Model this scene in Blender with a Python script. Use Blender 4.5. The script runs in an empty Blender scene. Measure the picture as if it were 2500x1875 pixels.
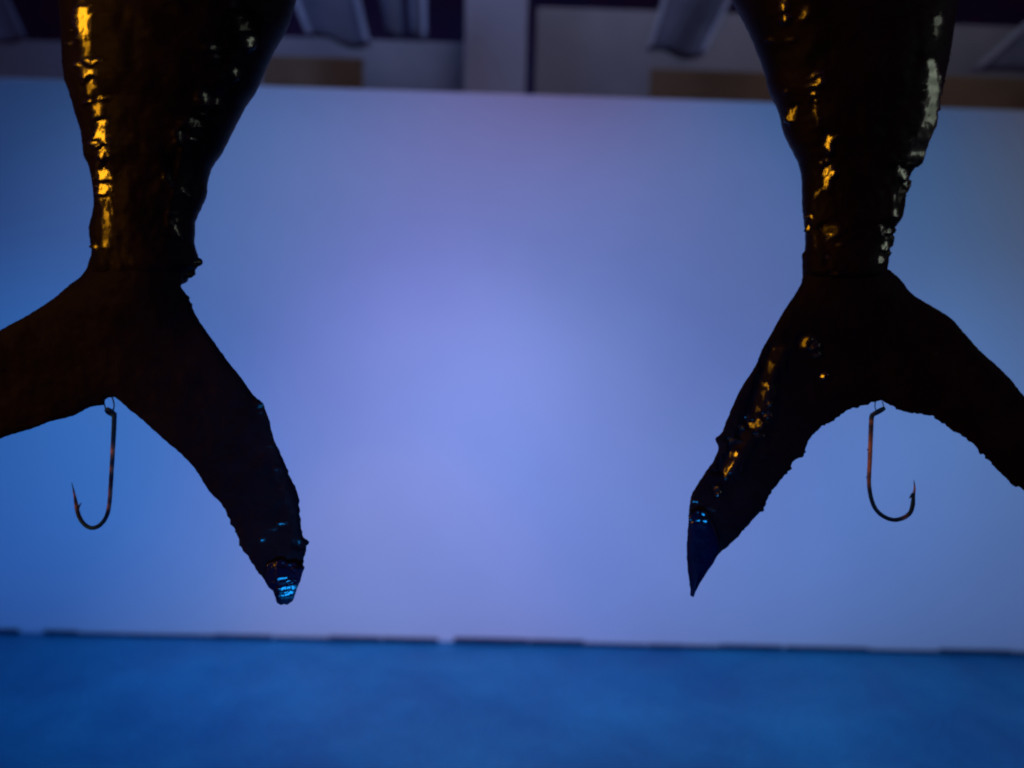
import bpy, bmesh, math, random
from mathutils import Vector, noise, geometry
random.seed(7)
scn = bpy.context.scene
COL = scn.collection

# ------------------------------------------------------------------ camera
CAM = Vector((0.0, 0.0, 1.45))
PITCH, YAW, ROLL = math.radians(8.0), math.radians(1.0), math.radians(1.65)
FPX = 2165.0
fwd = Vector((math.sin(YAW)*math.cos(PITCH), math.cos(YAW)*math.cos(PITCH), -math.sin(PITCH)))
r0 = Vector((math.cos(YAW), -math.sin(YAW), 0.0))
u0 = r0.cross(fwd)
rgt = r0*math.cos(ROLL) + u0*math.sin(ROLL)
upv = u0*math.cos(ROLL) - r0*math.sin(ROLL)
cd = bpy.data.cameras.new("camera")
cam = bpy.data.objects.new("camera", cd)
COL.objects.link(cam)
from mathutils import Matrix
M = Matrix((rgt, upv, -fwd)).transposed().to_4x4()
M.translation = CAM
cam.matrix_world = M
cd.sensor_width = 36.0
cd.lens = FPX/2500.0*36.0
cd.clip_start = 0.02
cd.clip_end = 200.0
cd.dof.use_dof = True
cd.dof.focus_distance = 0.63
cd.dof.aperture_fstop = 3.6
scn.camera = cam

# ------------------------------------------------------------------ world, view
w = bpy.data.worlds.new("World"); scn.world = w; w.use_nodes = True
bg = w.node_tree.nodes["Background"]
bg.inputs[0].default_value = (0.55, 0.25, 0.60, 1); bg.inputs[1].default_value = 0.06
scn.view_settings.view_transform = 'Standard'
scn.view_settings.look = 'None'
scn.view_settings.exposure = 0.0
scn.view_settings.gamma = 1.0
scn.cycles.max_bounces = 6
scn.cycles.filter_width = 2.1

# ------------------------------------------------------------------ lamps
def spot(loc, target, angle, blend, radius, col, power):
    l = bpy.data.lights.new("spot_lamp", 'SPOT')
    l.spot_size = math.radians(angle); l.spot_blend = blend
    l.shadow_soft_size = radius; l.energy = power; l.color = col
    o = bpy.data.objects.new("spot_lamp", l); COL.objects.link(o)
    o.location = loc
    o.rotation_euler = (Vector(target)-Vector(loc)).to_track_quat('-Z', 'Y').to_euler()
    return o

def area(loc, target, sx, sy, spread, col, power):
    l = bpy.data.lights.new("strip_lamp", 'AREA')
    l.shape = 'RECTANGLE'; l.size = sx; l.size_y = sy; l.spread = math.radians(spread)
    l.energy = power; l.color = col
    o = bpy.data.objects.new("strip_lamp", l); COL.objects.link(o)
    o.location = loc
    o.rotation_euler = (Vector(target)-Vector(loc)).to_track_quat('-Z', 'Y').to_euler()
    return o

# unseen spots added with fitted colours to light partition, floor and area beyond (loc, target, cone, blend, radius, rgb power)
WALL_LAMPS = [
    ((-2.4, 1.3, 2.75), (-2.28, 3.0, 1.0), 70, 1.0, 0.1, (0.000, 0.000, 0.000)),
    ((-1.4, 1.3, 2.75), (-1.33, 3.0, 1.0), 70, 1.0, 0.1, (0.000, 6.440, 9.645)),
    ((-0.6, 1.3, 2.75), (-0.57, 3.0, 1.0), 70, 1.0, 0.1, (15.322, 21.965, 50.119)),
    ((0.2, 1.3, 2.75), (0.19, 3.0, 1.0), 70, 1.0, 0.1, (26.771, 15.515, 26.332)),
    ((1.0, 1.3, 2.75), (0.95, 3.0, 1.0), 70, 1.0, 0.1, (0.000, 15.985, 34.261)),
    ((2.2, 1.3, 2.75), (2.09, 3.0, 1.0), 70, 1.0, 0.1, (7.123, 8.659, 0.000)),
    ((-1.8, 1.0, 0.15), (-1.8, 3.0, 0.9), 75, 1.0, 0.08, (0.000, 4.184, 38.140)),
    ((-0.5, 1.0, 0.15), (-0.5, 3.0, 0.9), 75, 1.0, 0.08, (0.000, 13.078, 41.258)),
    ((0.5, 1.0, 0.15), (0.5, 3.0, 0.9), 75, 1.0, 0.08, (1.972, 11.301, 48.262)),
    ((1.8, 1.0, 0.15), (1.8, 3.0, 0.9), 75, 1.0, 0.08, (6.757, 9.772, 31.783)),
    ((0.0, 0.9, 2.7), (-0.05, 3.0, 1.15), 42, 1.0, 0.1, (0.000, 0.000, 5.946)),
    ((-0.25, 1.9, 2.75), (-0.3, 2.9, 0.1), 50, 1.0, 0.1, (13.331, 8.041, 45.986)),
    ((-1.6, 1.2, 2.75), (-1.6, 2.7, 0.0), 56, 1.0, 0.1, (0.000, 32.159, 88.805)),
    ((0.0, 1.2, 2.75), (0.0, 2.7, 0.0), 56, 1.0, 0.1, (53.657, 55.121, 88.968)),
    ((1.6, 1.2, 2.75), (1.6, 2.7, 0.0), 56, 1.0, 0.1, (12.576, 42.244, 104.453)),
    ((-1.4, 3.4, 3.9), (-1.0, 4.3, 2.2), 110, 1.0, 0.3, (15.252, 23.767, 55.635)),
    ((0.2, 3.4, 3.9), (0.1, 4.3, 2.2), 110, 1.0, 0.3, (17.336, 18.800, 31.016)),
    ((1.8, 3.4, 3.9), (1.8, 4.3, 2.2), 110, 1.0, 0.3, (14.267, 16.496, 21.888)),
]
for (loc, tgt, ang, bl, rad, rgb) in WALL_LAMPS:
    m = max(max(rgb), 1e-6)
    if m < 0.02: continue
    spot(loc, tgt, ang, bl, rad, tuple(c/m for c in rgb), m)

spot((-0.38, 0.9, 1.95), (-0.32, 3.0, 0.10), 30, 0.75, 0.06, (1.0, 0.45, 0.30), 17)
AMBER_AT = Vector((-1.30, -0.15, 1.58))
AMBER = area(AMBER_AT, (0.0, 0.60, 1.50), 0.10, 0.5, 60, (1.0, 0.41, 0.010), 0.48)
GREEN_AT = Vector((1.50, 0.30, 1.62))
GREEN = area(GREEN_AT, (-0.1, 0.62, 1.56), 0.12, 0.5, 60, (0.86, 1.0, 0.76), 0.058)
AZURE_AT = Vector((0.0, 0.12, 0.86))
AZURE = spot(AZURE_AT, (-0.01, 0.615, 1.17), 46, 0.5, 0.07, (0.010, 0.33, 1.0), 7.0)

# ------------------------------------------------------------------ helpers
def ray(px, py):
    return (fwd + rgt*((px-1250.0)/FPX) - upv*((py-937.5)/FPX))
def at(px, py, Y):
    d = ray(px, py)
    return CAM + d*((Y-CAM.y)/d.y)

S = 0.60/FPX                       # metres per picture pixel at the tails
def proj(v):
    d = v-CAM
    z = d.dot(fwd)
    return 1250.0+FPX*d.dot(rgt)/z, 937.5-FPX*d.dot(upv)/z

def pads(o, glints, lst, far=95):
    """glints shaped into the skin: glossy facets tilted to mirror a lamp at camera.
    lst: (x, y, rx, ry, angle, proud px, wet, lamp to mirror)"""
    import numpy as np
    me = o.data
    n = len(me.vertices)
    co = np.empty(n*3, 'f'); me.vertices.foreach_get('co', co); co = co.reshape(n, 3).astype('d')
    no = np.empty(n*3, 'f'); me.vertex_normals.foreach_get('vector', no); no = no.reshape(n, 3).astype('d')
    cp = np.array(CAM); D = co-cp
    z = D@np.array(fwd)
    X = 1250.0+FPX*(D@np.array(rgt))/z; Yp = 937.5-FPX*(D@np.array(upv))/z
    fac = -(D*no).sum(1)/np.linalg.norm(D, axis=1)
    W = np.array(glints, 'd')
    for (bx, by, rx, ry, an, hh, ww, tgt) in lst:
        ca, sa = math.cos(math.radians(an)), math.sin(math.radians(an))
        dx, dy = X-bx, Yp-by
        if tgt is AMBER_AT: rx, ry = rx*1.3, ry*1.12
        idx = np.nonzero((abs(dx) < far) & (abs(dy) < far) & (fac > 0.05))[0]
        if not len(idx): continue
        dx, dy = dx[idx], dy[idx]
        ex, ey = dx*ca+dy*sa, -dx*sa+dy*ca
        q = np.sqrt((ex/rx)**2+(ey/ry)**2)
        wob = np.array([1+0.42*noise.noise(Vector((X[i]/7.5, Yp[i]/9, bx))) + 0.22*noise.noise(Vector((X[i]/3.0, Yp[i]/3.5, by))) for i in idx])
        q = q*wob
        m = 1-np.clip((q-0.85)/0.35, 0, 1); m = m*m*(3-2*m)
        core = q < 1
        if core.sum() < 3: continue
        c = co[idx][core].mean(0)
        v = cp-c; v /= np.linalg.norm(v); l = np.array(tgt)-c; l /= np.linalg.norm(l)
        h = v+l; h /= np.linalg.norm(h)
        bn = no[idx][core].mean(0); bn /= np.linalg.norm(bn)
        P = co[idx]
        den = bn@h
        if den < 0.3: continue
        t = ((c+h*0.3*hh*S-P)@h)/den
        rip = np.array([noise.noise(Vector((X[i]/8, Yp[i]/11, bx*0.1)))*0.55+noise.noise(Vector((X[i]/3, Yp[i]/4, bx*0.1)))*0.12 for i in idx])*S
        t = np.clip(t+rip, -9*S, 9*S)
        co[idx] = P+bn*(t*m)[:, None]
        W[idx] = np.maximum(W[idx], ww*np.clip((1.12-q)/0.12, 0, 1))
    me.vertices.foreach_set('co', co.astype('f').ravel()); me.update()
    return list(W)

def strip(o, glints, path, width, glint, tgt, patchy=0.0):
    """a long glint shaped into the skin, tilted across to mirror a lamp"""
    import numpy as np
    me = o.data
    n = len(me.vertices)
    co = np.empty(n*3, 'f'); me.vertices.foreach_get('co', co); co = co.reshape(n, 3).astype('d')
    no = np.empty(n*3, 'f'); me.vertex_normals.foreach_get('vector', no); no = no.reshape(n, 3).astype('d')
    cp = np.array(CAM); D = co-cp
    z = D@np.array(fwd)
    X = 1250.0+FPX*(D@np.array(rgt))/z; Yp = 937.5-FPX*(D@np.array(upv))/z
    fac = -(D*no).sum(1)/np.linalg.norm(D, axis=1)
    pth = sorted(path, key=lambda p: p[1])
    py = [p[1] for p in pth]; px = [p[0] for p in pth]
    cx = np.interp(Yp, py, px)
    end = np.minimum(Yp-py[0], py[-1]-Yp)
    front = fac > 0.05
    near = np.nonzero(front & (abs(X-cx) < 5) & (end > -12))[0]
    order = near[np.argsort(Yp[near])]
    k = 25
    if len(order) < 3*k: return glints
    ker = np.ones(k)/k
    ay = np.convolve(Yp[order], ker, 'valid')
    A = [np.convolve(co[order, c], ker, 'valid') for c in range(3)]
    B = [np.convolve(no[order, c], np.ones(2*k)/(2*k), 'same') for c in range(3)]
    by = Yp[order]
    idx = np.nonzero(front & (abs(X-cx) < width*1.6) & (end > -10))[0]
    anc = np.stack([np.interp(Yp[idx], ay, a) for a in A], 1)
    bn = np.stack([np.interp(Yp[idx], by, b_) for b_ in B], 1); bn /= np.linalg.norm(bn, axis=1)[:, None]
    v = cp-anc; v /= np.linalg.norm(v, axis=1)[:, None]
    l = np.array(tgt)-anc; l /= np.linalg.norm(l, axis=1)[:, None]
    h = v+l; h /= np.linalg.norm(h, axis=1)[:, None]
    nz = np.array([noise.noise(Vector((X[i]/8, Yp[i]/22, 3.3)))*0.5+noise.noise(Vector((X[i]/4, Yp[i]/9, 1.3)))*0.3 for i in idx])
    q = abs(X[idx]-cx[idx])/width*(1+nz)
    q = np.maximum(q, 1-np.clip((end[idx]+4)/10, 0, 1))
    m = 1-np.clip((q-0.8)/0.5, 0, 1); m = m*m*(3-2*m)
    t = ((anc+h*0.6*S-co[idx])*h).sum(1)/np.maximum(0.35, (bn*h).sum(1))
    rip = np.array([noise.noise(Vector((X[i]/5, Yp[i]/26, 0.7)))*0.45+noise.noise(Vector((X[i]/3, Yp[i]/12, 0.2)))*0.15 for i in idx])*S
    t = np.clip(t+rip, -9*S, 9*S)
    co[idx] += bn*(t*m)[:, None]
    W = np.array(glints, 'd')
    mod = 1-patchy*np.clip(0.5+np.array([noise.noise(Vector((X[i]/14, Yp[i]/19, 9.1)))*1.6 for i in idx]), 0, 1)
    W[idx] = np.maximum(W[idx], glint*mod*np.clip((1.05-q)/0.2, 0, 1))
    me.vertices.foreach_set('co', co.astype('f').ravel()); me.update()
    return list(W)

def link_mesh(name, verts, faces, mat, parent=None, smooth=True):
    me = bpy.data.meshes.new(name)
    me.from_pydata([tuple(v) for v in verts], [], faces)
    me.materials.append(mat)
    if smooth:
        me.polygons.foreach_set('use_smooth', [True]*len(me.polygons))
    me.update()
    o = bpy.data.objects.new(name, me); COL.objects.link(o)
    if parent is not None:
        o.parent = parent
        o.matrix_parent_inverse = Matrix.Translation(parent.location).inverted()
    return o

def empty(name, loc, label, cat, group=None):
    o = bpy.data.objects.new(name, None); COL.objects.link(o)
    o.location = loc; o.empty_display_size = 0.05
    o['label'] = label; o['category'] = cat
    if group: o['group'] = group
    return o

def fix_normals(o):
    bm = bmesh.new(); bm.from_mesh(o.data)
    bmesh.ops.recalc_face_normals(bm, faces=bm.faces)
    bm.to_mesh(o.data); bm.free()

def smoothstep(a, b, x):
    t = max(0.0, min(1.0, (x-a)/(b-a))); return t*t*(3-2*t)

def catmull(pts, step):
    out = []
    n = len(pts)
    for i in range(n-1):
        p0 = pts[max(i-1, 0)]; p1 = pts[i]; p2 = pts[i+1]; p3 = pts[min(i+2, n-1)]
        k = max(1, int(math.dist(p1, p2)/step))
        for j in range(k):
            t = j/k
            out.append(tuple(0.5*((2*p1[c]) + (-p0[c]+p2[c])*t + (2*p0[c]-5*p1[c]+4*p2[c]-p3[c])*t*t
                       + (-p0[c]+3*p1[c]-3*p2[c]+p3[c])*t**3) for c in range(len(p1))))
    out.append(tuple(pts[-1]))
    return out

# ------------------------------------------------------------------ materials
def new_mat(name):
    m = bpy.data.materials.new(name); m.use_nodes = True
    nt = m.node_tree
    return m, nt, nt.nodes["Principled BSDF"]
def N(nt, t, **kw):
    n = nt.nodes.new(t)
    for k, v in kw.items():
        if k in n.inputs: n.inputs[k].default_value = v
        else: setattr(n, k, v)
    return n

def lacquer(name, base, warm, rough, fine=900.0, bump=0.12, spec=0.10, glint_rough=0.15, coat=0.9):
    m, nt, b = new_mat(name)
    L = nt.links.new
    tc = N(nt, 'ShaderNodeTexCoord')
    n1 = N(nt, 'ShaderNodeTexNoise', Scale=38.0, Detail=5.0, Roughness=0.6)
    L(tc.outputs['Object'], n1.inputs['Vector'])
    rp = N(nt, 'ShaderNodeValToRGB')
    rp.color_ramp.elements[0].position = 0.38; rp.color_ramp.elements[0].color = (*base, 1)
    rp.color_ramp.elements[1].position = 0.70; rp.color_ramp.elements[1].color = (*warm, 1)
    L(n1.outputs['Fac'], rp.inputs['Fac']); L(rp.outputs['Color'], b.inputs['Base Color'])
    at_ = N(nt, 'ShaderNodeAttribute', attribute_name='glint')  # gloss mask, raised where highlights are wanted
    n2 = N(nt, 'ShaderNodeTexNoise', Scale=150.0, Detail=3.0)
    L(tc.outputs['Object'], n2.inputs['Vector'])
    mr = N(nt, 'ShaderNodeMapRange'); mr.inputs['To Min'].default_value = rough; mr.inputs['To Max'].default_value = glint_rough
    L(at_.outputs['Fac'], mr.inputs['Value'])
    ad = N(nt, 'ShaderNodeMath', operation='MULTIPLY_ADD'); ad.inputs[1].default_value = 0.12
    L(n2.outputs['Fac'], ad.inputs[0]); L(mr.outputs['Result'], ad.inputs[2])
    L(ad.outputs[0], b.inputs['Roughness'])
    cw = N(nt, 'ShaderNodeMapRange'); cw.inputs['From Min'].default_value = 0.12; cw.inputs['To Max'].default_value = coat
    L(at_.outputs['Fac'], cw.inputs['Value']); L(cw.outputs['Result'], b.inputs['Coat Weight'])
    b.inputs['Coat Roughness'].default_value = 0.06
    sp = N(nt, 'ShaderNodeMapRange'); sp.inputs['To Min'].default_value = spec; sp.inputs['To Max'].default_value = 0.5
    L(at_.outputs['Fac'], sp.inputs['Value']); L(sp.outputs['Result'], b.inputs['Specular IOR Level'])
    n3 = N(nt, 'ShaderNodeTexNoise', Scale=fine, Detail=3.0)
    L(tc.outputs['Object'], n3.inputs['Vector'])
    n4 = N(nt, 'ShaderNodeTexNoise', Scale=fine*0.18, Detail=4.0)
    L(tc.outputs['Object'], n4.inputs['Vector'])
    sm = N(nt, 'ShaderNodeMath', operation='MULTIPLY_ADD'); sm.inputs[1].default_value = 0.25
    L(n3.outputs['Fac'], sm.inputs[0]); L(n4.outputs['Fac'], sm.inputs[2])
    bp = N(nt, 'ShaderNodeBump', Strength=bump, Distance=0.0012)
    L(sm.outputs[0], bp.inputs['Height']); L(bp.outputs['Normal'], b.inputs['Normal'])
    return m
MAT_BODY = lacquer("black_lacquered_skin", (0.0075, 0.0040, 0.0105), (0.0180, 0.0085, 0.0160), 0.50)
MAT_FIN = lacquer("dark_fin_skin", (0.0100, 0.0050, 0.0130), (0.0210, 0.0110, 0.0190), 0.60)
MAT_TIP = lacquer("blue_lit_tip", (0.0005, 0.003, 0.030), (0.001, 0.006, 0.055), 0.45, glint_rough=0.20, coat=0.5)  # blue light falling on the tips put into this base colour

def steel():
    m, nt, b = new_mat("rusted_blued_steel"); L = nt.links.new
    tc = N(nt, 'ShaderNodeTexCoord')
    n1 = N(nt, 'ShaderNodeTexNoise', Scale=90.0, Detail=6.0, Roughness=0.7)
    L(tc.outputs['Object'], n1.inputs['Vector'])
    rp = N(nt, 'ShaderNodeValToRGB')
    e = rp.color_ramp.elements
    e[0].position = 0.58; e[0].color = (0.03, 0.10, 0.20, 1)
    e[1].position = 0.76; e[1].color = (0.16, 0.03, 0.03, 1)
    L(n1.outputs['Fac'], rp.inputs['Fac'])
    ra = N(nt, 'ShaderNodeAttribute', attribute_name='rust_amber')
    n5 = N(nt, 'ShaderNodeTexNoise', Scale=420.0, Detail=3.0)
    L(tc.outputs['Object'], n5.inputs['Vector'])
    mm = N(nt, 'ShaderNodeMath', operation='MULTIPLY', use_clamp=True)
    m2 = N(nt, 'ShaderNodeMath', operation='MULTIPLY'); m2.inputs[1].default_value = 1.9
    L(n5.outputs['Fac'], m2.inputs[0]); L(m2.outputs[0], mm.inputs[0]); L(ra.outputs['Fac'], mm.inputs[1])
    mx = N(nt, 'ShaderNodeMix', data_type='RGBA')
    mx.inputs[7].default_value = (0.95, 0.50, 0.38, 1)  # rust spots, plus the amber lamp's reflection painted along the shank
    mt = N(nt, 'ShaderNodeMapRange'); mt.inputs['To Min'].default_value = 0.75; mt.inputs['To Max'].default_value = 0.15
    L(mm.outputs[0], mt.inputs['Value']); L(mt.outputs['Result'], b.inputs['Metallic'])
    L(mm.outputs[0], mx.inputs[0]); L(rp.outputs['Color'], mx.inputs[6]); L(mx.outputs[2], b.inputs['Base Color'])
    b.inputs['Metallic'].default_value = 0.75; b.inputs['Roughness'].default_value = 0.5
    n2 = N(nt, 'ShaderNodeTexNoise', Scale=900.0, Detail=4.0)
    L(tc.outputs['Object'], n2.inputs['Vector'])
    bp = N(nt, 'ShaderNodeBump', Strength=0.6, Distance=0.0006)
    L(n2.outputs['Fac'], bp.inputs['Height']); L(bp.outputs['Normal'], b.inputs['Normal'])
    return m
MAT_HOOK = steel()

def plaster(name, c0, c1, scale=3.0, rough=0.75, bstr=0.15):
    m, nt, b = new_mat(name); L = nt.links.new
    tc = N(nt, 'ShaderNodeTexCoord')
    n1 = N(nt, 'ShaderNodeTexNoise', Scale=scale, Detail=6.0, Roughness=0.55)
    L(tc.outputs['Object'], n1.inputs['Vector'])
    rp = N(nt, 'ShaderNodeValToRGB')
    rp.color_ramp.elements[0].position = 0.35; rp.color_ramp.elements[0].color = (*c0, 1)
    rp.color_ramp.elements[1].position = 0.65; rp.color_ramp.elements[1].color = (*c1, 1)
    L(n1.outputs['Fac'], rp.inputs['Fac']); L(rp.outputs['Color'], b.inputs['Base Color'])
    b.inputs['Roughness'].default_value = rough
    b.inputs['Specular IOR Level'].default_value = 0.25
    n2 = N(nt, 'ShaderNodeTexNoise', Scale=220.0, Detail=4.0)
    L(tc.outputs['Object'], n2.inputs['Vector'])
    bp = N(nt, 'ShaderNodeBump', Strength=bstr, Distance=0.002)
    L(n2.outputs['Fac'], bp.inputs['Height']); L(bp.outputs['Normal'], b.inputs['Normal'])
    return m
MAT_WALL = plaster("white_painted_plaster", (0.71, 0.71, 0.72), (0.77, 0.77, 0.77), 1.2)
MAT_REAR = plaster("grey_painted_board", (0.24, 0.24, 0.26), (0.34, 0.33, 0.34), 2.0)
MAT_PILLAR = plaster("pale_grey_pillar_paint", (0.36, 0.36, 0.40), (0.46, 0.45, 0.48), 2.0)
MAT_BROWN = plaster("brown_stained_board", (0.26, 0.17, 0.09), (0.34, 0.23, 0.12), 4.0)
MAT_DARK = plaster("dark_backdrop_cloth", (0.05, 0.06, 0.16), (0.10, 0.05, 0.13), 3.0, 0.9)
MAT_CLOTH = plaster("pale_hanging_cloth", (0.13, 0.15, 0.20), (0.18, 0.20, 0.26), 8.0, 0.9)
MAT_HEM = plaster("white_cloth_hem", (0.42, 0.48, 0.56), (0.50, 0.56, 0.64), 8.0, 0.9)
MAT_GAP_SHADE = plaster("shadow_gap_dark", (0.008, 0.03, 0.07), (0.016, 0.045, 0.10), 20.0, 0.7)

def floor_mat():
    m, nt, b = new_mat("blue_grey_sealed_concrete"); L = nt.links.new
    tc = N(nt, 'ShaderNodeTexCoord')
    n1 = N(nt, 'ShaderNodeTexNoise', Scale=2.2, Detail=7.0, Roughness=0.6)
    L(tc.outputs['Object'], n1.inputs['Vector'])
    rp = N(nt, 'ShaderNodeValToRGB')
    rp.color_ramp.elements[0].position = 0.36; rp.color_ramp.elements[0].color = (0.003, 0.120, 0.27, 1)
    rp.color_ramp.elements[1].position = 0.64; rp.color_ramp.elements[1].color = (0.014, 0.21, 0.38, 1)
    L(n1.outputs['Fac'], rp.inputs['Fac'])
    ng = N(nt, 'ShaderNodeTexNoise', Scale=75.0, Detail=4.0, Roughness=0.7)
    L(tc.outputs['Object'], ng.inputs['Vector'])
    gr = N(nt, 'ShaderNodeMapRange'); gr.inputs['From Min'].default_value = 0.35; gr.inputs['From Max'].default_value = 0.65
    gr.inputs['To Min'].default_value = 0.72; gr.inputs['To Max'].default_value = 1.28
    L(ng.outputs['Fac'], gr.inputs['Value'])
    mg = N(nt, 'ShaderNodeVectorMath', operation='SCALE')
    L(rp.outputs['Color'], mg.inputs[0]); L(gr.outputs['Result'], mg.inputs['Scale'])
    L(mg.outputs['Vector'], b.inputs['Base Color'])
    n2 = N(nt, 'ShaderNodeTexNoise', Scale=4.5, Detail=5.0)
    L(tc.outputs['Object'], n2.inputs['Vector'])
    mr = N(nt, 'ShaderNodeMapRange'); mr.inputs['From Min'].default_value = 0.35; mr.inputs['From Max'].default_value = 0.65
    mr.inputs['To Min'].default_value = 0.30; mr.inputs['To Max'].default_value = 0.50
    L(n2.outputs['Fac'], mr.inputs['Value']); L(mr.outputs['Result'], b.inputs['Roughness'])
    n3 = N(nt, 'ShaderNodeTexNoise', Scale=14.0, Detail=5.0)
    L(tc.outputs['Object'], n3.inputs['Vector'])
    bp = N(nt, 'ShaderNodeBump', Strength=0.35, Distance=0.01)
    L(n3.outputs['Fac'], bp.inputs['Height']); L(bp.outputs['Normal'], b.inputs['Normal'])
    b.inputs['Specular IOR Level'].default_value = 0.3
    return m
MAT_FLOOR = floor_mat()

# ------------------------------------------------------------------ setting
WALL_Y = 3.0
FLOOR_Z = at(1250, 1572, WALL_Y).z
TOP_Z = at(1250, 229, WALL_Y).z

def box(name, x0, x1, y0, y1, z0, z1, mat, parent=None, bevel=0.0):
    bm = bmesh.new()
    vs = [bm.verts.new((x, y, z)) for x in (x0, x1) for y in (y0, y1) for z in (z0, z1)]
    for f in ((0,1,3,2), (4,6,7,5), (0,4,5,1), (2,3,7,6), (0,2,6,4), (1,5,7,3)):
        bm.faces.new([vs[i] for i in f])
    bmesh.ops.recalc_face_normals(bm, faces=bm.faces)
    if bevel:
        bmesh.ops.bevel(bm, geom=list(bm.edges), offset=bevel, segments=2, affect='EDGES', profile=0.5)
    me = bpy.data.meshes.new(name); bm.to_mesh(me); bm.free()
    me.materials.append(mat)
    o = bpy.data.objects.new(name, me); COL.objects.link(o)
    if parent is not None: o.parent = parent
    return o

fl = box("floor", -12, 12, -4, 10, FLOOR_Z-0.1, FLOOR_Z, MAT_FLOOR); fl['kind'] = 'structure'

wall = bpy.data.objects.new("partition_wall", None); COL.objects.link(wall)
wall['label'] = "low white partition wall washed in blue and lilac light behind both tails"
wall['category'] = "wall"
box("wall_panel", -4.5, 4.5, WALL_Y, WALL_Y+0.12, FLOOR_Z+0.0005, TOP_Z, MAT_WALL, wall, 0.006)
segs = [(-420, -62), (-59, 50), (110, 192), (194, 302), (305, 380), (382, 522), (524, 667), (673, 801), (803, 930), (933, 1070),
        (1108, 1292), (1294, 1426), (1428, 1578), (1581, 1670), (1672, 1752), (1754, 1910), (1916, 2121), (2123, 2291), (2293, 2470), (2474, 2700)]
for a, b_ in segs:
    p0 = at(a, 1572, WALL_Y); p1 = at(b_, 1572, WALL_Y)
    h = 0.018 + random.uniform(-0.008, 0.004)
    box("shadow_gap_strip", p0.x, p1.x, WALL_Y-0.012-random.uniform(0, 0.004), WALL_Y-0.0005, FLOOR_Z+0.001, FLOOR_Z+h, MAT_GAP_SHADE, wall, 0.003)  # dark boxes stand in for the shadow gap under the wall

# area beyond the partition
REAR_Y = 4.4
bk = box("rear_wall", -7, 7, 6.0, 6.1, FLOOR_Z, FLOOR_Z+5.5, MAT_DARK); bk['kind'] = 'structure'

def board(name, px0, px1, ptop, Y, thick, mat, label, cat, z0=None, group=None, extra=None):
    c = 0.5*(px0+px1)
    a, b_ = at(px0, ptop, Y), at(px1, ptop, Y)
    t = at(c, ptop, Y).z
    root = empty(name, ((a.x+b_.x)/2, Y+thick/2, FLOOR_Z), label, cat, group)
    o = box("panel", a.x, b_.x, Y, Y+thick, FLOOR_Z+0.001 if z0 is None else z0, t, mat, None, 0.004)
    o.parent = root; o.matrix_parent_inverse = Matrix.Translation(root.location).inverted()
    return root, a.x, b_.x, t
def cap(root, x0, x1, Y, z, th, mat, nm="top_rail"):
    o = box(nm, x0-0.01, x1+0.01, Y-0.012, Y+0.08, z+0.0005, z+th, mat, None, 0.003)
    o.parent = root; o.matrix_parent_inverse = Matrix.Translation(root.location).inverted()
for (px0, px1, pt, Y, lab) in (
        (560, 1149, 95, 4.40, "grey display screen beyond the wall, left of the pillar"),
        (1311, 2240, 32, 4.40, "tall grey display screen beyond the wall, right of the pillar"),
        (2243, 2900, 68, 4.40, "dark grey display screen beyond the wall at the far right edge"),
        (-400, 400, 96, 4.40, "dim display screen beyond the wall at the far left edge")):
    r, xa, xb, t = board("display_screen", px0, px1, pt, Y, 0.06, MAT_REAR, lab, "screen", group="display screens beyond the wall")
r, xa, xb, t = board("square_pillar", 1150, 1310, -700, 4.22, 0.30, MAT_PILLAR, "pale grey square pillar standing beyond the middle of the white wall", "pillar")
for nm, px0, px1, pt, lab in (("low_board", 640, 885, 138, "low brown board behind the wall beside the left tail"),
                              ("low_board", 1590, 1900, 172, "low brown board behind the wall beside the right tail"),
                              ("low_board", 2262, 2700, 190, "low brown board behind the wall at the right edge of the frame")):
    r, xa, xb, t = board(nm, px0, px1, pt, 4.12, 0.03, MAT_BROWN, lab, "board", group="brown boards behind the white wall")

def banner(top, bot, Y, label, hems=(1, 1)):
    """cloth hung from above; top/bot = two picture corners each"""
    (ax, ay), (bx, by) = top; (dx, dy), (cx, cy) = bot
    A, B, C_, D = at(ax, ay, Y), at(bx, by, Y), at(cx, cy, Y), at(dx, dy, Y)
    root = empty("hanging_cloth", (A+B)/2, label, "cloth", "pale cloths hanging beyond the wall")
    def sheet(nm, u0_, u1_, off, mat, th):
        nu, nv = 14, 16
        vs = []; fs = []
        for s in (0, 1):
            for j in range(nv+1):
                v = j/nv
                for i in range(nu+1):
                    u = u0_+(u1_-u0_)*i/nu
                    p = (A*(1-u)+B*u)*(1-v)+(D*(1-u)+C_*u)*v
                    y = off + 0.007*math.sin(u*9+v*1.5) + 0.005*math.sin(v*5+u*3)
                    p = p + Vector((0, y + (th if s else 0), 0.012*math.sin(u*7)*v))
                    vs.append(p)
        W = nu+1; H = W*(nv+1)
        for j in range(nv):
            for i in range(nu):
                q = j*W+i
                fs.append((q, q+1, q+W+1, q+W)); fs.append((H+q, H+q+W, H+q+W+1, H+q+1))
        for i in range(nu):
            fs.append((i, H+i, H+i+1, i+1)); q = nv*W+i; fs.append((q, q+1, H+q+1, H+q))
        for j in range(nv):
            q = j*W; fs.append((q, q+W, H+q+W, H+q)); q = j*W+nu; fs.append((q, H+q, H+q+W, q+W))
        o = link_mesh(nm, vs, fs, mat, root); fix_normals(o); return o
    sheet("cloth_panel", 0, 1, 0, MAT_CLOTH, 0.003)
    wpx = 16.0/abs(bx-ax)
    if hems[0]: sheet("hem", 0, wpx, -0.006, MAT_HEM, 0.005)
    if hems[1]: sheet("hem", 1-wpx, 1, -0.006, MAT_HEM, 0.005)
banner(((640, -190), (835, -190)), ((752, 92), (906, 118)), 3.95, "wide pale hanging cloth beside the left tail, right of its body")
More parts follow.
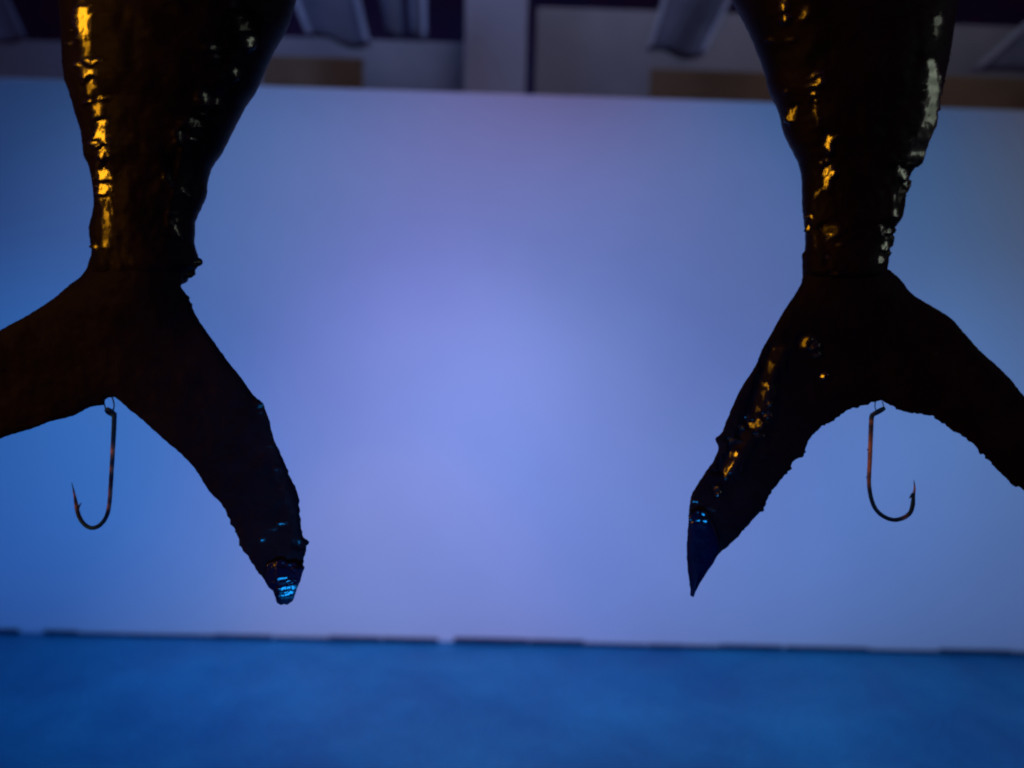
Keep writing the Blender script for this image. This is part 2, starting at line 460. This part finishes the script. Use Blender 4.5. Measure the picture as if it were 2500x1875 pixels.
banner(((888, -190), (968, -190)), ((946, 88), (986, 92)), 4.05, "narrow pale hanging cloth, middle one of three left of the pillar", (0, 0))
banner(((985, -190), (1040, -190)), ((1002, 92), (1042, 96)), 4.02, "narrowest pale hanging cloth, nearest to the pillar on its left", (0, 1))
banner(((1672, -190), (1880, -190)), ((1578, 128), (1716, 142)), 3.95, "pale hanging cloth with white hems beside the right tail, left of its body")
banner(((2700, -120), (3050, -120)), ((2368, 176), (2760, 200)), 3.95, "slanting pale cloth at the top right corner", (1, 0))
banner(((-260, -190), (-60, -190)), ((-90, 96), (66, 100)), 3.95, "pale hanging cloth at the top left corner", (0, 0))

# ------------------------------------------------------------------ tails
YL, YR = 0.615, 0.600

L_BODY_L = [(60,-420),(95,-250),(140,-90),(152,0),(160,90),(165,188),(177,231),(192,286),(204,325),(210,380),(221,405),(231,456),(233,506),(222,557),(225,590),(228,615),(224,650),(232,684)]
L_BODY_R = [(860,-420),(810,-250),(748,-90),(718,0),(712,22),(698,65),(669,116),(644,170),(622,221),(600,253),(575,300),(539,373),(517,405),(505,445),(501,481),(483,521),(474,545),(474,570),(472,593),(480,622),(484,642),(476,658),(460,672),(457,684)]
R_BODY_L = [(1600,-420),(1690,-200),(1770,-60),(1794,0),(1819,47),(1845,105),(1870,174),(1881,221),(1903,268),(1917,325),(1950,394),(1959,434),(1961,506),(1967,560),(1968,600),(1962,633),(1961,684)]
R_BODY_R = [(2360,-420),(2350,-200),(2336,-60),(2329,0),(2319,72),(2308,145),(2297,203),(2286,250),(2275,297),(2253,351),(2239,398),(2221,423),(2210,452),(2205,470),(2206,495),(2200,528),(2186,550),(2174,566),(2173,583),(2167,611),(2166,640),(2160,684)]

def interp(pts, y):
    for (x0, y0), (x1, y1) in zip(pts, pts[1:]):
        if y0 <= y <= y1:
            return x0+(x1-x0)*(y-y0)/(y1-y0)
    return pts[-1][0] if y > pts[-1][1] else pts[0][0]

def body(name, Lp, Rp, Y, ratio, blobs, strips, parent, seed, ybot, base_glint=0.015):
    yt, step, NA = -420, 4.0, 168
    rows = int((ybot-yt)/step)
    vs = []; fs = []; glints = []
    ring = 0
    LL = catmull(Lp, 4); RR = catmull(Rp, 4)
    LL = sorted(LL, key=lambda p: p[1]); RR = sorted(RR, key=lambda p: p[1])
    for j in range(rows+1):
        y = yt+j*step
        xl, xr = interp(LL, y), interp(RR, y)
        rough = 1.0
        xl += rough*noise.noise(Vector((seed, y/13, 0)))*1.2
        xr += rough*noise.noise(Vector((seed+5, y/11, 0)))*1.4
        c, hw = (xl+xr)/2, (xr-xl)/2
        P = at(c, y, Y)
        for i in range(NA):
            a = 2*math.pi*i/NA
            ca, sa = math.cos(a), math.sin(a)
            xx = c+hw*ca
            front = smoothstep(-0.15, 0.35, sa)
            q = Vector((xx/46, y/60, sa*2+seed))
            d = 5.5*noise.noise(q)+2.6*noise.noise(q*2.7)+1.0*noise.noise(q*6.5)
            fade = smoothstep(0, 0.55, abs(sa))
            d *= fade
            hh, glint = 0.0, 0.0
            if sa > -0.2:
                pass
            d += hh*front
            kk = ratio*hw + d
            X = at(xx + d*0.35*ca*fade, y, Y)
            vs.append(X + Vector((0, -sa*kk*S, 0)))
            glints.append(max(glint*front, base_glint))
    for j in range(rows):
        for i in range(NA):
            i2 = (i+1) % NA
            a0, b0 = j*NA+i, j*NA+i2
            fs.append((a0, b0, b0+NA, a0+NA))
    # rounded closures top and bottom
    def close(jrow, sgn, depth):
        base = jrow*NA
        cpt = sum((vs[base+i] for i in range(NA)), Vector())/NA
        prev = base
        for k in range(1, 7):
            t = k/7*math.pi/2
            st = len(vs)
            for i in range(NA):
                v = vs[base+i]
                vs.append(cpt+(v-cpt)*math.cos(t)+Vector((0, 0, sgn*depth*math.sin(t))))
                glints.append(base_glint)
            for i in range(NA):
                i2 = (i+1) % NA
                fs.append((prev+i, prev+i2, st+i2, st+i))
            prev = st
        vs.append(cpt+Vector((0, 0, sgn*depth))); glints.append(base_glint)
        for i in range(NA):
            fs.append((prev+i, prev+(i+1) % NA, len(vs)-1))
    close(rows, -1, 0.006); close(0, 1, 0.05)
    o = link_mesh(name, vs, fs, MAT_BODY, parent)
    fix_normals(o)
    for st in strips: glints = strip(o, glints, *st)
    glints = pads(o, glints, blobs)
    at_ = o.data.attributes.new('glint', 'FLOAT', 'POINT'); at_.data.foreach_set('value', glints)
    return o

L_FIN = [(224,640),(222,651),(206,673),(181,691),(145,720),(119,738),(72,767),(0,805),(-90,855),(-180,915),(-255,985),(-310,1060),(-352,1150),(-374,1240),(-385,1330),(-384,1400),(-372,1440),
         (-350,1425),(-325,1380),(-296,1325),(-262,1262),(-215,1200),(-160,1150),(-95,1110),(0,1071),(65,1051),(119,1031),(174,1017),(217,995),(253,988),(256,976),(270,970),(283,970),
         (309,991),(315,998),(345,1021),(398,1069),(445,1109),(481,1149),(511,1197),(544,1232),(564,1272),(584,1308),(589,1328),(611,1361),(631,1391),(647,1411),(660,1428),(670,1433),
         (680,1440),(700,1446),(722,1436),(727,1424),(737,1401),(743,1361),(750,1325),(738,1305),(732,1265),(728,1229),(720,1195),(707,1169),(694,1136),(680,1103),(664,1066),(657,1033),(647,1003),(640,988),
         (615,959),(586,915),(561,883),(517,818),(488,774),(472,738),(470,727),(458,712),(450,702),(455,680),(452,640),(430,600),(340,585),(250,600)]
R_FIN = [(1960,640),(1960,684),(1946,713),(1917,756),(1888,807),(1859,861),(1845,897),(1812,948),(1787,1002),(1765,1056),(1753,1068),(1751,1080),(1756,1096),(1745,1124),(1719,1160),(1690,1207),(1684,1230),(1681,1251),(1678,1298),(1676,1359),(1681,1421),(1686,1446),
         (1701,1423),(1719,1399),(1756,1348),(1777,1334),(1817,1294),(1864,1247),(1882,1215),(1900,1189),(1933,1153),(1947,1131),(1972,1113),(1983,1081),(2016,1045),(2041,1034),(2074,1007),(2099,998),(2135,987),(2150,983),(2159,980),
         (2186,996),(2208,1006),(2250,1013),(2280,1018),(2315,1042),(2369,1078),(2398,1107),(2438,1150),(2470,1181),(2500,1197),(2560,1250),(2610,1320),(2650,1400),(2680,1470),
         (2692,1440),(2690,1350),(2670,1250),(2635,1150),(2590,1070),(2540,1010),(2495,965),(2460,922),(2423,886),(2387,854),(2351,814),(2315,774),(2264,742),(2224,716),(2195,680),(2172,660),(2160,650),(2150,610),(2060,590),(1970,610)]

def fin(name, outline, Y, parent, seed, T, blobs, jag, mat, thorns=(), root=(0, 0), rootT=0, rootR=150, W=70.0, cell=4.6, ridge=None, yoff=0.0, strips=()):
    pts = catmull(outline+[outline[0]], 5.0)[:-1]
    n = len(pts); out = []
    for i, (x, y) in enumerate(pts):
        x0, y0 = pts[i-1]; x1, y1 = pts[(i+1) % n]
        tx, ty = x1-x0, y1-y0; l = math.hypot(tx, ty) or 1
        nx, ny = ty/l, -tx/l
        d = jag(x, y)*(noise.noise(Vector((x/10, y/10, seed)))*1.6+noise.noise(Vector((x/4, y/4, seed)))*1.4)
        for (hx, hy, hd) in thorns:
            q = math.hypot(x-hx, y-hy)
            if q < 8: d -= hd*(1-q/8)
        out.append((x+nx*d, y+ny*d))
    from mathutils import Vector as V2
    area2 = sum(out[i-1][0]*out[i][1]-out[i][0]*out[i-1][1] for i in range(n))
    if area2 < 0: out.reverse()
    # interior samples
    xs = [p[0] for p in out]; ys = [p[1] for p in out]
    inside_pts = []
    import numpy as np
    P = np.array(out); Q = np.roll(P, -1, axis=0)
    gx = np.arange(min(xs), max(xs), cell); gy = np.arange(min(ys), max(ys), cell*0.866)
    G = np.array([(x+(cell/2 if k % 2 else 0), y) for k, y in enumerate(gy) for x in gx])
    def dist(G):
        D = Q-P; L2 = (D**2).sum(1)+1e-9
        best = np.full(len(G), 1e9)
        for k in range(0, len(G), 2000):
            g = G[k:k+2000]
            t = ((g[:, None, :]-P[None])*D[None]).sum(2)/L2
            t = np.clip(t, 0, 1)
            pr = P[None]+t[..., None]*D[None]
            best[k:k+2000] = np.sqrt(((g[:, None, :]-pr)**2).sum(2)).min(1)
        return best
    def inside(G):
        c = np.zeros(len(G), bool)
        for (x0, y0), (x1, y1) in zip(P, Q):
            m = ((y0 > G[:, 1]) != (y1 > G[:, 1]))
            if y0 != y1:
                c ^= m & (G[:, 0] < (x1-x0)*(G[:, 1]-y0)/(y1-y0)+x0)
        return c
    dG = dist(G); iG = inside(G)
    G = G[iG & (dG > 5.5)]
    # rings hugging the rim
    rings = []
    for off in (0.8, 2.4):
        for i in range(n):
            x0, y0 = out[i-1]; x1, y1 = out[(i+1) % n]
            tx, ty = x1-x0, y1-y0; l = math.hypot(tx, ty) or 1
            rings.append((out[i][0]-ty/l*off, out[i][1]+tx/l*off))
    R_ = np.array(rings); dr = dist(R_); ir = inside(R_)
    if ir.mean() < 0.5:
        R_ = np.array([(2*out[k % n][0]-r[0], 2*out[k % n][1]-r[1]) for k, r in enumerate(rings)]); dr = dist(R_); ir = inside(R_)
    R_ = R_[ir & (dr > 0.6)]
    allp = out+[tuple(p) for p in R_]+[tuple(p) for p in G]
    res = geometry.delaunay_2d_cdt([V2(p).to_2d() if False else Vector((p[0], p[1])) for p in allp], [(i, (i+1) % n) for i in range(n)], [], 1, 0.01)
    v2, fs2 = res[0], res[2]
    A = np.array([(v.x, v.y) for v in v2]); dd = dist(A)
    vs = []; glints = []
    rim = dd < 0.25
    nb = {}
    zf = []
    for k, (x, y) in enumerate(A):
        d = dd[k]
        t = T+rootT*math.exp(-(((x-root[0])**2+(y-root[1])**2)/rootR**2))
        u = min(1.0, d/W)
        prof = math.sqrt(max(0.0, 1-(1-u)**2))
        e = min(1.0, d/3.0)
        th = 1.6*math.sqrt(max(0, 1-(1-e)**2)) + t*prof
        q = Vector((x/55, y/55, seed))
        nz = (3.2*noise.noise(q)+1.8*noise.noise(q*2.5)+0.7*noise.noise(q*6))*min(1, d/16)
        hb, glint = 0.0, 0.0
        if ridge: 
            rz, rw = ridge(x, y, d); nz += rz; glint = max(glint, rw)
        zf.append((th+nz+hb*min(1, d/5), th+nz*0.6)); glints.append(max(glint, 0.01))
    idxb = {}
    for k, (x, y) in enumerate(A):
        p = at(x, y, Y)
        bend = yoff+0.004*math.sin(x/170+seed)+0.003*math.sin(y/140)
        base = p+Vector((0, bend, 0))
        if rim[k]:
            vs.append(base)
        else:
            vs.append(base+Vector((0, -max(0.5, zf[k][0])*S, 0)))
    nfront = len(A); wl = list(glints)
    for k, (x, y) in enumerate(A):
        if rim[k]: idxb[k] = k
        else:
            p = at(x, y, Y)
            bend = yoff+0.004*math.sin(x/170+seed)+0.003*math.sin(y/140)
            idxb[k] = len(vs)
            vs.append(p+Vector((0, bend+max(0.5, zf[k][1])*S, 0))); wl.append(glints[k])
    faces = []
    for f in fs2:
        faces.append(tuple(f))
        g = tuple(idxb[i] for i in reversed(f))
        if set(g) != set(f): faces.append(g)
    o = link_mesh(name, vs, faces, mat, parent); fix_normals(o)
    for st in strips: wl = strip(o, wl, *st)
    if blobs: wl = pads(o, wl, blobs)
    at_ = o.data.attributes.new('glint', 'FLOAT', 'POINT'); at_.data.foreach_set('value', wl)
    return o

# highlights placed by hand as glossy tilted facets (x, y, rx, ry, angle, height, gloss)
LB = [(200,50,15,34,0,6,1),(206,95,9,26,-4,2,.35),(170,106,6,4,0,4,.7),(213,154,15,12,0,8,1),(233,151,12,7,-30,6,.9),(196,160,11,7,20,5,.8),(214,182,13,18,6,6,1),
      (222,215,10,24,0,3,.3),(232,245,22,6,-14,7,.95),(238,268,10,22,0,4,.6),(249,312,11,22,0,6,.95),(246,342,15,22,10,9,1),(233,348,10,6,0,5,.9),(251,374,9,18,0,6,.95),
      (253,430,12,22,0,6,1),(254,462,13,16,0,7,1),(260,520,8,30,0,3,.22),(232,602,5,6,0,4,.6),
      (610,104,13,22,20,7,.8),(528,137,12,10,0,6,.65),(575,178,9,20,10,6,.7),(500,238,22,22,0,5,.5),(528,250,9,9,0,4,.45),(520,115,24,12,0,3,.3),
      (466,338,20,6,25,7,.7),(440,335,16,20,0,4,.35),(455,472,16,6,28,7,.65),(424,520,16,6,0,6,.5),(428,560,8,28,-30,6,.5),(415,440,10,24,-35,6,.3),
      (470,300,30,16,0,5,.25),(566,10,14,14,0,5,.3),(480,640,10,8,0,6,.2),(460,668,16,6,-20,4,.3)]
RB = [(1914,20,8,34,-6,7,1),(1918,44,11,12,0,7,1),(1966,34,8,18,8,5,.7),(1882,98,8,5,0,4,.5),(1928,96,10,6,0,3,.35),(1990,184,18,6,-24,8,1),(2002,196,8,14,20,6,.8),(1988,210,13,7,0,7,1),(1986,232,10,14,0,7,1),
      (1921,222,6,6,0,4,.5),(1934,278,10,22,20,4,.5),(1992,275,6,34,-14,3,.3),(2022,350,9,26,-10,6,.9),(2034,338,12,4,-24,5,.8),(2014,396,10,10,0,7,.95),(2026,418,14,16,0,7,1),(2020,446,7,16,8,4,.6),(1998,472,4,20,40,3,.3),
      (1978,528,6,6,0,5,.9),(1974,556,4,8,0,4,.7),(2030,578,15,6,-12,6,.95),(2048,596,10,4,0,3,.4),(2021,628,6,4,0,5,.9),(2036,668,12,5,0,3,.3),
      (2292,50,12,16,0,5,.4),(2288,80,8,14,0,4,.3),
      (2204,425,10,24,-14,8,.8),(2212,450,8,12,0,6,.5),(2183,480,6,9,0,6,.7),(2182,524,11,10,30,9,.8),(2152,560,8,16,0,9,.7),(2164,566,14,6,0,7,.7),(2160,604,10,12,40,8,.8),(2150,634,10,12,0,8,.7),(2030,560,26,14,0,3,.15)]
LF = [(638,1006,7,5,0,5,.9),(662,1090,9,4,0,4,.8),(676,1146,9,4,0,4,.8),(688,1194,8,4,0,3,.5),(688,1276,16,5,0,5,.7),(670,1292,10,4,0,4,.6),(640,1318,8,6,0,5,.6),
      ]
RF = [(1985,846,9,16,0,7,.9),(1990,866,7,6,0,5,.8),(1966,836,18,16,0,4,.3),(2008,918,10,7,-30,7,.95),(1876,946,5,10,0,5,.7),(1876,984,6,6,0,5,.8),(1871,1016,11,7,-10,7,.95),(1826,1026,8,12,15,7,.9),(1810,1043,9,4,-10,6,.8),(1853,1062,10,5,0,6,.9),
      (1846,1036,20,14,0,3,.35),(1796,1112,9,14,8,8,1),(1787,1134,7,14,28,7,1),(1776,1152,5,18,20,5,.8),(1748,1192,8,6,0,6,.8),(1751,1204,7,6,-20,6,.9),(1790,1074,14,4,0,4,.4),(2284,866,5,6,0,3,.4),(1738,1244,14,5,0,3,.3),
      (1696,1226,12,6,0,4,.6)]

RS = [([(2270,150),(2280,200),(2274,262),(2262,312),(2246,352),(2230,396)], 17, .75, GREEN_AT, 0.35),  # long highlights shaped as runs, each aimed at its lamp
      ([(2290,20),(2292,60),(2286,100)], 9, .22, GREEN_AT, 0.6), ([(2206,450),(2190,500),(2172,560),(2160,620)], 8, .25, GREEN_AT, 0.8),
      ([(1930,-120),(1914,-30),(1914,30)], 8, .7, AMBER_AT, 0.3), ([(1988,236),(1994,280),(2012,330)], 6, .30, AMBER_AT, 0.4),
      ([(1990,470),(1984,540),(1992,600)], 6, .16, AMBER_AT, 0.6)]
LS = [([(196,-120),(198,0),(206,90),(216,170),(228,230),(246,300),(250,350),(253,430),(258,480),(262,540),(258,600)], 13, .48, AMBER_AT, 0.65),
      ([(590,40),(606,100),(580,160),(545,215),(510,260)], 28, .24, GREEN_AT, 0.7),
      ([(500,270),(470,340),(455,400),(440,470),(430,540)], 20, .24, GREEN_AT, 0.8)]
def lean(lst, f): return [b+(f(b),) for b in lst]  # pairs each highlight facet with the lamp it mirrors
LB = lean(LB, lambda b: AMBER_AT if b[0] < 320 else GREEN_AT)
RB = lean(RB, lambda b: AMBER_AT if b[0] < 2120 else GREEN_AT)
LF = lean(LF, lambda b: AZURE_AT if b[1] > 950 else GREEN_AT)
RF = lean(RF, lambda b: AZURE_AT if b[1] > 1220 else (GREEN_AT if b[0] > 2200 else AMBER_AT))
LT = [(662,1380,7,3),(685,1375,9,4),(714,1379,10,4),(726,1382,5,3),(689,1412,10,3.5),(711,1418,10,3),(716,1427,13,5),(699,1435,10,4),(716,1433,9,5),(706,1446,9,4),(695,1453,8,2.5),(665,1400,6,8),(718,1402,6,7),(690,1396,10,5)]  # blue glints of the left tip, shaped as facets
LT = [q for q in LT if q[:2] not in ((665,1400),(718,1402),(690,1396))]
LT = [(x, y, a*1.5, b*1.45, -8, 4, .45 if (x, y) in ((665,1400),(718,1402),(690,1396)) else 1, AZURE_AT) for x, y, a, b in LT]
RT = [(1689,1247,4,5),(1687,1270,4,5),(1717,1254,5,6),(1707,1271,6,4),(1720,1273,7,4),(1702,1250,5,4)]
RT = [(x, y, a*1.3, b*1.3, 0, 4, .6 if (x, y) == (1702,1250) else 1, AZURE_AT) for x, y, a, b in RT]
GT = "black fish tails hanging nose up from the ceiling"
lt = empty("fish_tail", at(350, 700, YL), "glossy black fish tail at the left, right fin tip ending in shiny blue", "sculpture", "hanging black fish tails")
rt = empty("fish_tail", at(2065, 700, YR), "glossy black fish tail at the right, with a sharp fin tip tinted by blue light", "sculpture", "hanging black fish tails")
body("body", L_BODY_L, L_BODY_R, YL, 0.62, LB, LS, lt, 3.1, 684)
body("body", R_BODY_L, R_BODY_R, YR, 0.62, RB, RS, rt, 11.7, 664)

def jagL(x, y):
    if y > 1150 and x > 540: return 1.6
    if 600 < y < 760 and x > 430: return 1.6
    return 0.6
def jagR(x, y):
    if y > 985 and x > 1800 : return 2.0
    if y > 1000: return 0.9
    return 0.6
fin("tail_fin", L_FIN, YL, lt, 2.2, 11, LF, jagL, MAT_FIN, strips=[([(634,985),(650,1040),(672,1110),(694,1180),(712,1250),(728,1330)], 10, .30, AZURE_AT, .8)], thorns=((750,1325,4),(564,1275,3),(589,1328,3),(478,742,4)), root=(345, 690), rootT=42, rootR=130)
fin("tail_fin", R_FIN, YR, rt, 8.4, 11, RF, jagR, MAT_FIN, thorns=((1985,1096,8),(1937,1150,7),(1865,1249,6),(1753,1074,5),(2100,1001,5),(1817,1294,3),(2330,1052,4),(2398,1107,4)), strips=[([(1900,850),(1870,930),(1850,1010),(1812,1080),(1775,1150)], 26, .22, AMBER_AT, .8)], root=(2060, 690), rootT=42, rootR=130)

# tips: separate caps with folds, the blue light on them put into the colour
L_TIP = [(652,1374),(680,1369),(712,1371),(745,1377),(741,1398),(737,1412),(729,1430),(722,1450),(715,1461),(700,1467),(689,1470),(681,1466),(676,1452),(670,1436),(660,1430),(650,1412),(646,1392)]
def foldL(x, y, d):
    yy = y + 4*math.sin(x/22.0) + 3*noise.noise(Vector((x/18, y/14, 1)))
    z = 0.0
    for (c, w_, h) in ((1374, 5, 5), (1411, 4, 5), (1424, 3.5, 5), (1434, 4, 5), (1448, 4, 4), (1458, 4, 3)):
        z += h*math.exp(-((yy-c)/w_)**2)
    z *= 0.7+0.8*noise.noise(Vector((x/12, c/9, 4)))
    return 0.5*z*min(1, d/5), 0.12
fin("fin_tip", L_TIP, YL, lt, 5.5, 16, LT, lambda x, y: 0.8, MAT_TIP, W=26, cell=2.0, strips=[([(690,1366),(698,1395),(704,1425),(703,1464)], 24, .50, AZURE_AT, .55)], ridge=foldL, yoff=-0.0015)
R_TIP = [(1682,1248),(1700,1241),(1720,1245),(1733,1262),(1745,1290),(1752,1320),(1748,1345),(1738,1366),(1722,1388),(1703,1418),(1694,1436),(1688,1450),(1681,1446),(1681,1424),(1675,1385),(1674,1340),(1676,1298)]
def foldR(x, y, d):
    z = 0.0; wt = 0.10
    for (bx, by, r_, h) in ((1688,1246,6,6),(1683,1258,6,7),(1682,1274,6,7),(1707,1271,7,6),(1719,1272,8,6),(1717,1254,6,6),(1702,1250,5,4)):
        g = math.exp(-(((x-bx)**2+(y-by)**2)/r_**2)); z += h*g; wt = max(wt, min(1, g*1.8))
    return 0.5*z*min(1, d/3), 0.10
fin("fin_tip", R_TIP, YR, rt, 6.5, 12, RT, lambda x, y: 0.5, MAT_TIP, W=34, cell=2.4, ridge=foldR, yoff=-0.0012)

# ------------------------------------------------------------------ hooks
def tube(name, path, radii, mat, parent, sides=14, closed=False):
    vs = []; fs = []
    n = len(path)
    prevn = None
    for i, p in enumerate(path):
        a = path[(i-1) % n] if closed or i > 0 else path[0]
        b = path[(i+1) % n] if closed or i < n-1 else path[-1]
        t = (b-a).normalized()
        ref = Vector((0, 1, 0)) if prevn is None else prevn
        s1 = (ref-t*ref.dot(t))
        if s1.length < 1e-4: s1 = Vector((1, 0, 0))-t*t.x
        s1.normalize(); s2 = t.cross(s1); prevn = s1
        for k in range(sides):
            an = 2*math.pi*k/sides
            rr = radii[i]*(1+0.08*noise.noise(Vector((p.x*900, p.z*900, an))))
            vs.append(p+(s1*math.cos(an)+s2*math.sin(an))*rr)
    m = n if closed else n-1
    for i in range(m):
        for k in range(sides):
            a0 = i*sides+k; a1 = i*sides+(k+1) % sides
            b0 = ((i+1) % n)*sides+k; b1 = ((i+1) % n)*sides+(k+1) % sides
            fs.append((a0, a1, b1, b0))
    if not closed:
        fs.append(tuple(range(sides))[::-1]); fs.append(tuple((n-1)*sides+k for k in range(sides)))
    o = link_mesh(name, vs, fs, mat, parent); fix_normals(o)
    return o

def hook(label, Y, pts, r_px, eye_c, eye_u, eye_v, eye_r, barb, nicks, depth, rust_amber):
    root = empty("fish_hook", at(*pts[0], Y), label, "fish hook", "fish hooks hanging from the tail forks")
    n0 = len(pts)
    p3 = catmull(pts, 2.5); n = len(p3)
    path = [at(x, y, Y+depth*(i/(n-1))**2) for i, (x, y) in enumerate(p3)]
    rad = []
    for i in range(n):
        t = i/(n-1)
        r = r_px*(1.0 - 0.12*math.sin(t*3))
        if t > 0.86: r *= max(0.10, 1-(t-0.86)/0.14*0.92)
        rad.append(r*S)
    sk = tube("shank", path, rad, MAT_HOOK, root)
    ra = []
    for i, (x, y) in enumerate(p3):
        v = max([0.0]+[a_*math.exp(-((i/(n-1)-c_)/w_)**2) for c_, w_, a_ in rust_amber])
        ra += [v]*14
    sk.data.attributes.new('rust_amber', 'FLOAT', 'POINT').data.foreach_set('value', ra)
    c = at(*eye_c, Y)
    U = (at(eye_c[0]+eye_u[0], eye_c[1]+eye_u[1], Y)-c); V = (at(eye_c[0]+eye_v[0], eye_c[1]+eye_v[1], Y)-c)+Vector((0, 0.0028, 0))
    ring = [c+U*math.cos(2*math.pi*k/28)+V*math.sin(2*math.pi*k/28) for k in range(28)]
    tube("eye", ring, [eye_r*S]*28, MAT_HOOK, root, 12, True)
    # barb: thin wedge leaving the point
    (bx0, by0), (bx1, by1) = barb
    k0 = min(range(n), key=lambda i: math.dist(p3[i], (bx0, by0)))
    Yk = path[k0].y
    a = at(bx0, by0, Yk); b = at(bx1, by1, Yk)
    tube("barb", [a, a*0.6+b*0.4, b], [r_px*0.75*S, r_px*0.5*S, r_px*0.08*S], MAT_HOOK, root, 8)
    for (x0, y0, x1, y1) in nicks:
        k0 = min(range(n), key=lambda i: math.dist(p3[i], (x0, y0)))
        Yk = path[k0].y
        a = at(x0, y0, Yk); b = at(x1, y1, Yk)
        tube("bait_barb", [a, (a+b)/2, b], [r_px*.6*S, r_px*.4*S, r_px*.06*S], MAT_HOOK, root, 8)
    return root

hook("dark rusted fish hook under the left tail, its point bent leftward", YL,
     [(279,1008),(279,1023),(277.5,1058),(275,1107),(272.5,1149),(270,1190),(267,1231),(262,1255),(254,1271),(241,1284),(226,1289),(211,1284),(198,1270),(190,1251),(185,1225),(180,1199),(175,1178)],
     6.1, (269,1006), (9,4), (-3,7), 4.8, ((188,1243),(199,1227)), ((276,1100,281,1096),(271,1170,276,1166)), 0.055, [(.22,.03,.9),(.32,.02,.7),(.46,.04,.6),(.53,.02,.9),(.86,.02,.6),(.93,.02,.6)])
hook("rusted, amber-lit fish hook under the right tail, its point bent rightward", YR,
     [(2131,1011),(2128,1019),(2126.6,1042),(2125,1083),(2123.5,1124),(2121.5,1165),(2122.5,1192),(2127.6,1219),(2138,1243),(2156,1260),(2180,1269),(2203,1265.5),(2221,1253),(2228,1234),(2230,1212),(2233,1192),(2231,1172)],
     5.9, (2144,1005), (13,-7), (3,4), 4.8, ((2229,1206),(2219,1218)), ((2123,1100,2116,1096),(2121,1167,2114,1164)), -0.004, [(.05,.015,.6),(.20,.08,1.0),(.30,.07,1.0),(.40,.03,.6),(.76,.02,.35),(.95,.02,.9)])  # mid-shank entries paint the amber reflection

def loop(pts, Y, parent, r=1.6):
    p3 = catmull(pts, 2)
    tube("wire_loop", [at(x, y, Y)+Vector((0, 0.0015*math.sin(i/len(p3)*6.28), 0)) for i, (x, y) in enumerate(p3)], [r*S]*len(p3), MAT_HOOK, parent, 8)
loop([(258,966),(252,980),(255,996),(262,1004),(271,1006),(278,1000),(281,988),(277,974),(272,966)], YL, lt, 1.7)
loop([(2139,978),(2138,990),(2140,1001),(2147,1008),(2153,1003),(2155,992),(2153,980)], YR, rt, 1.3)
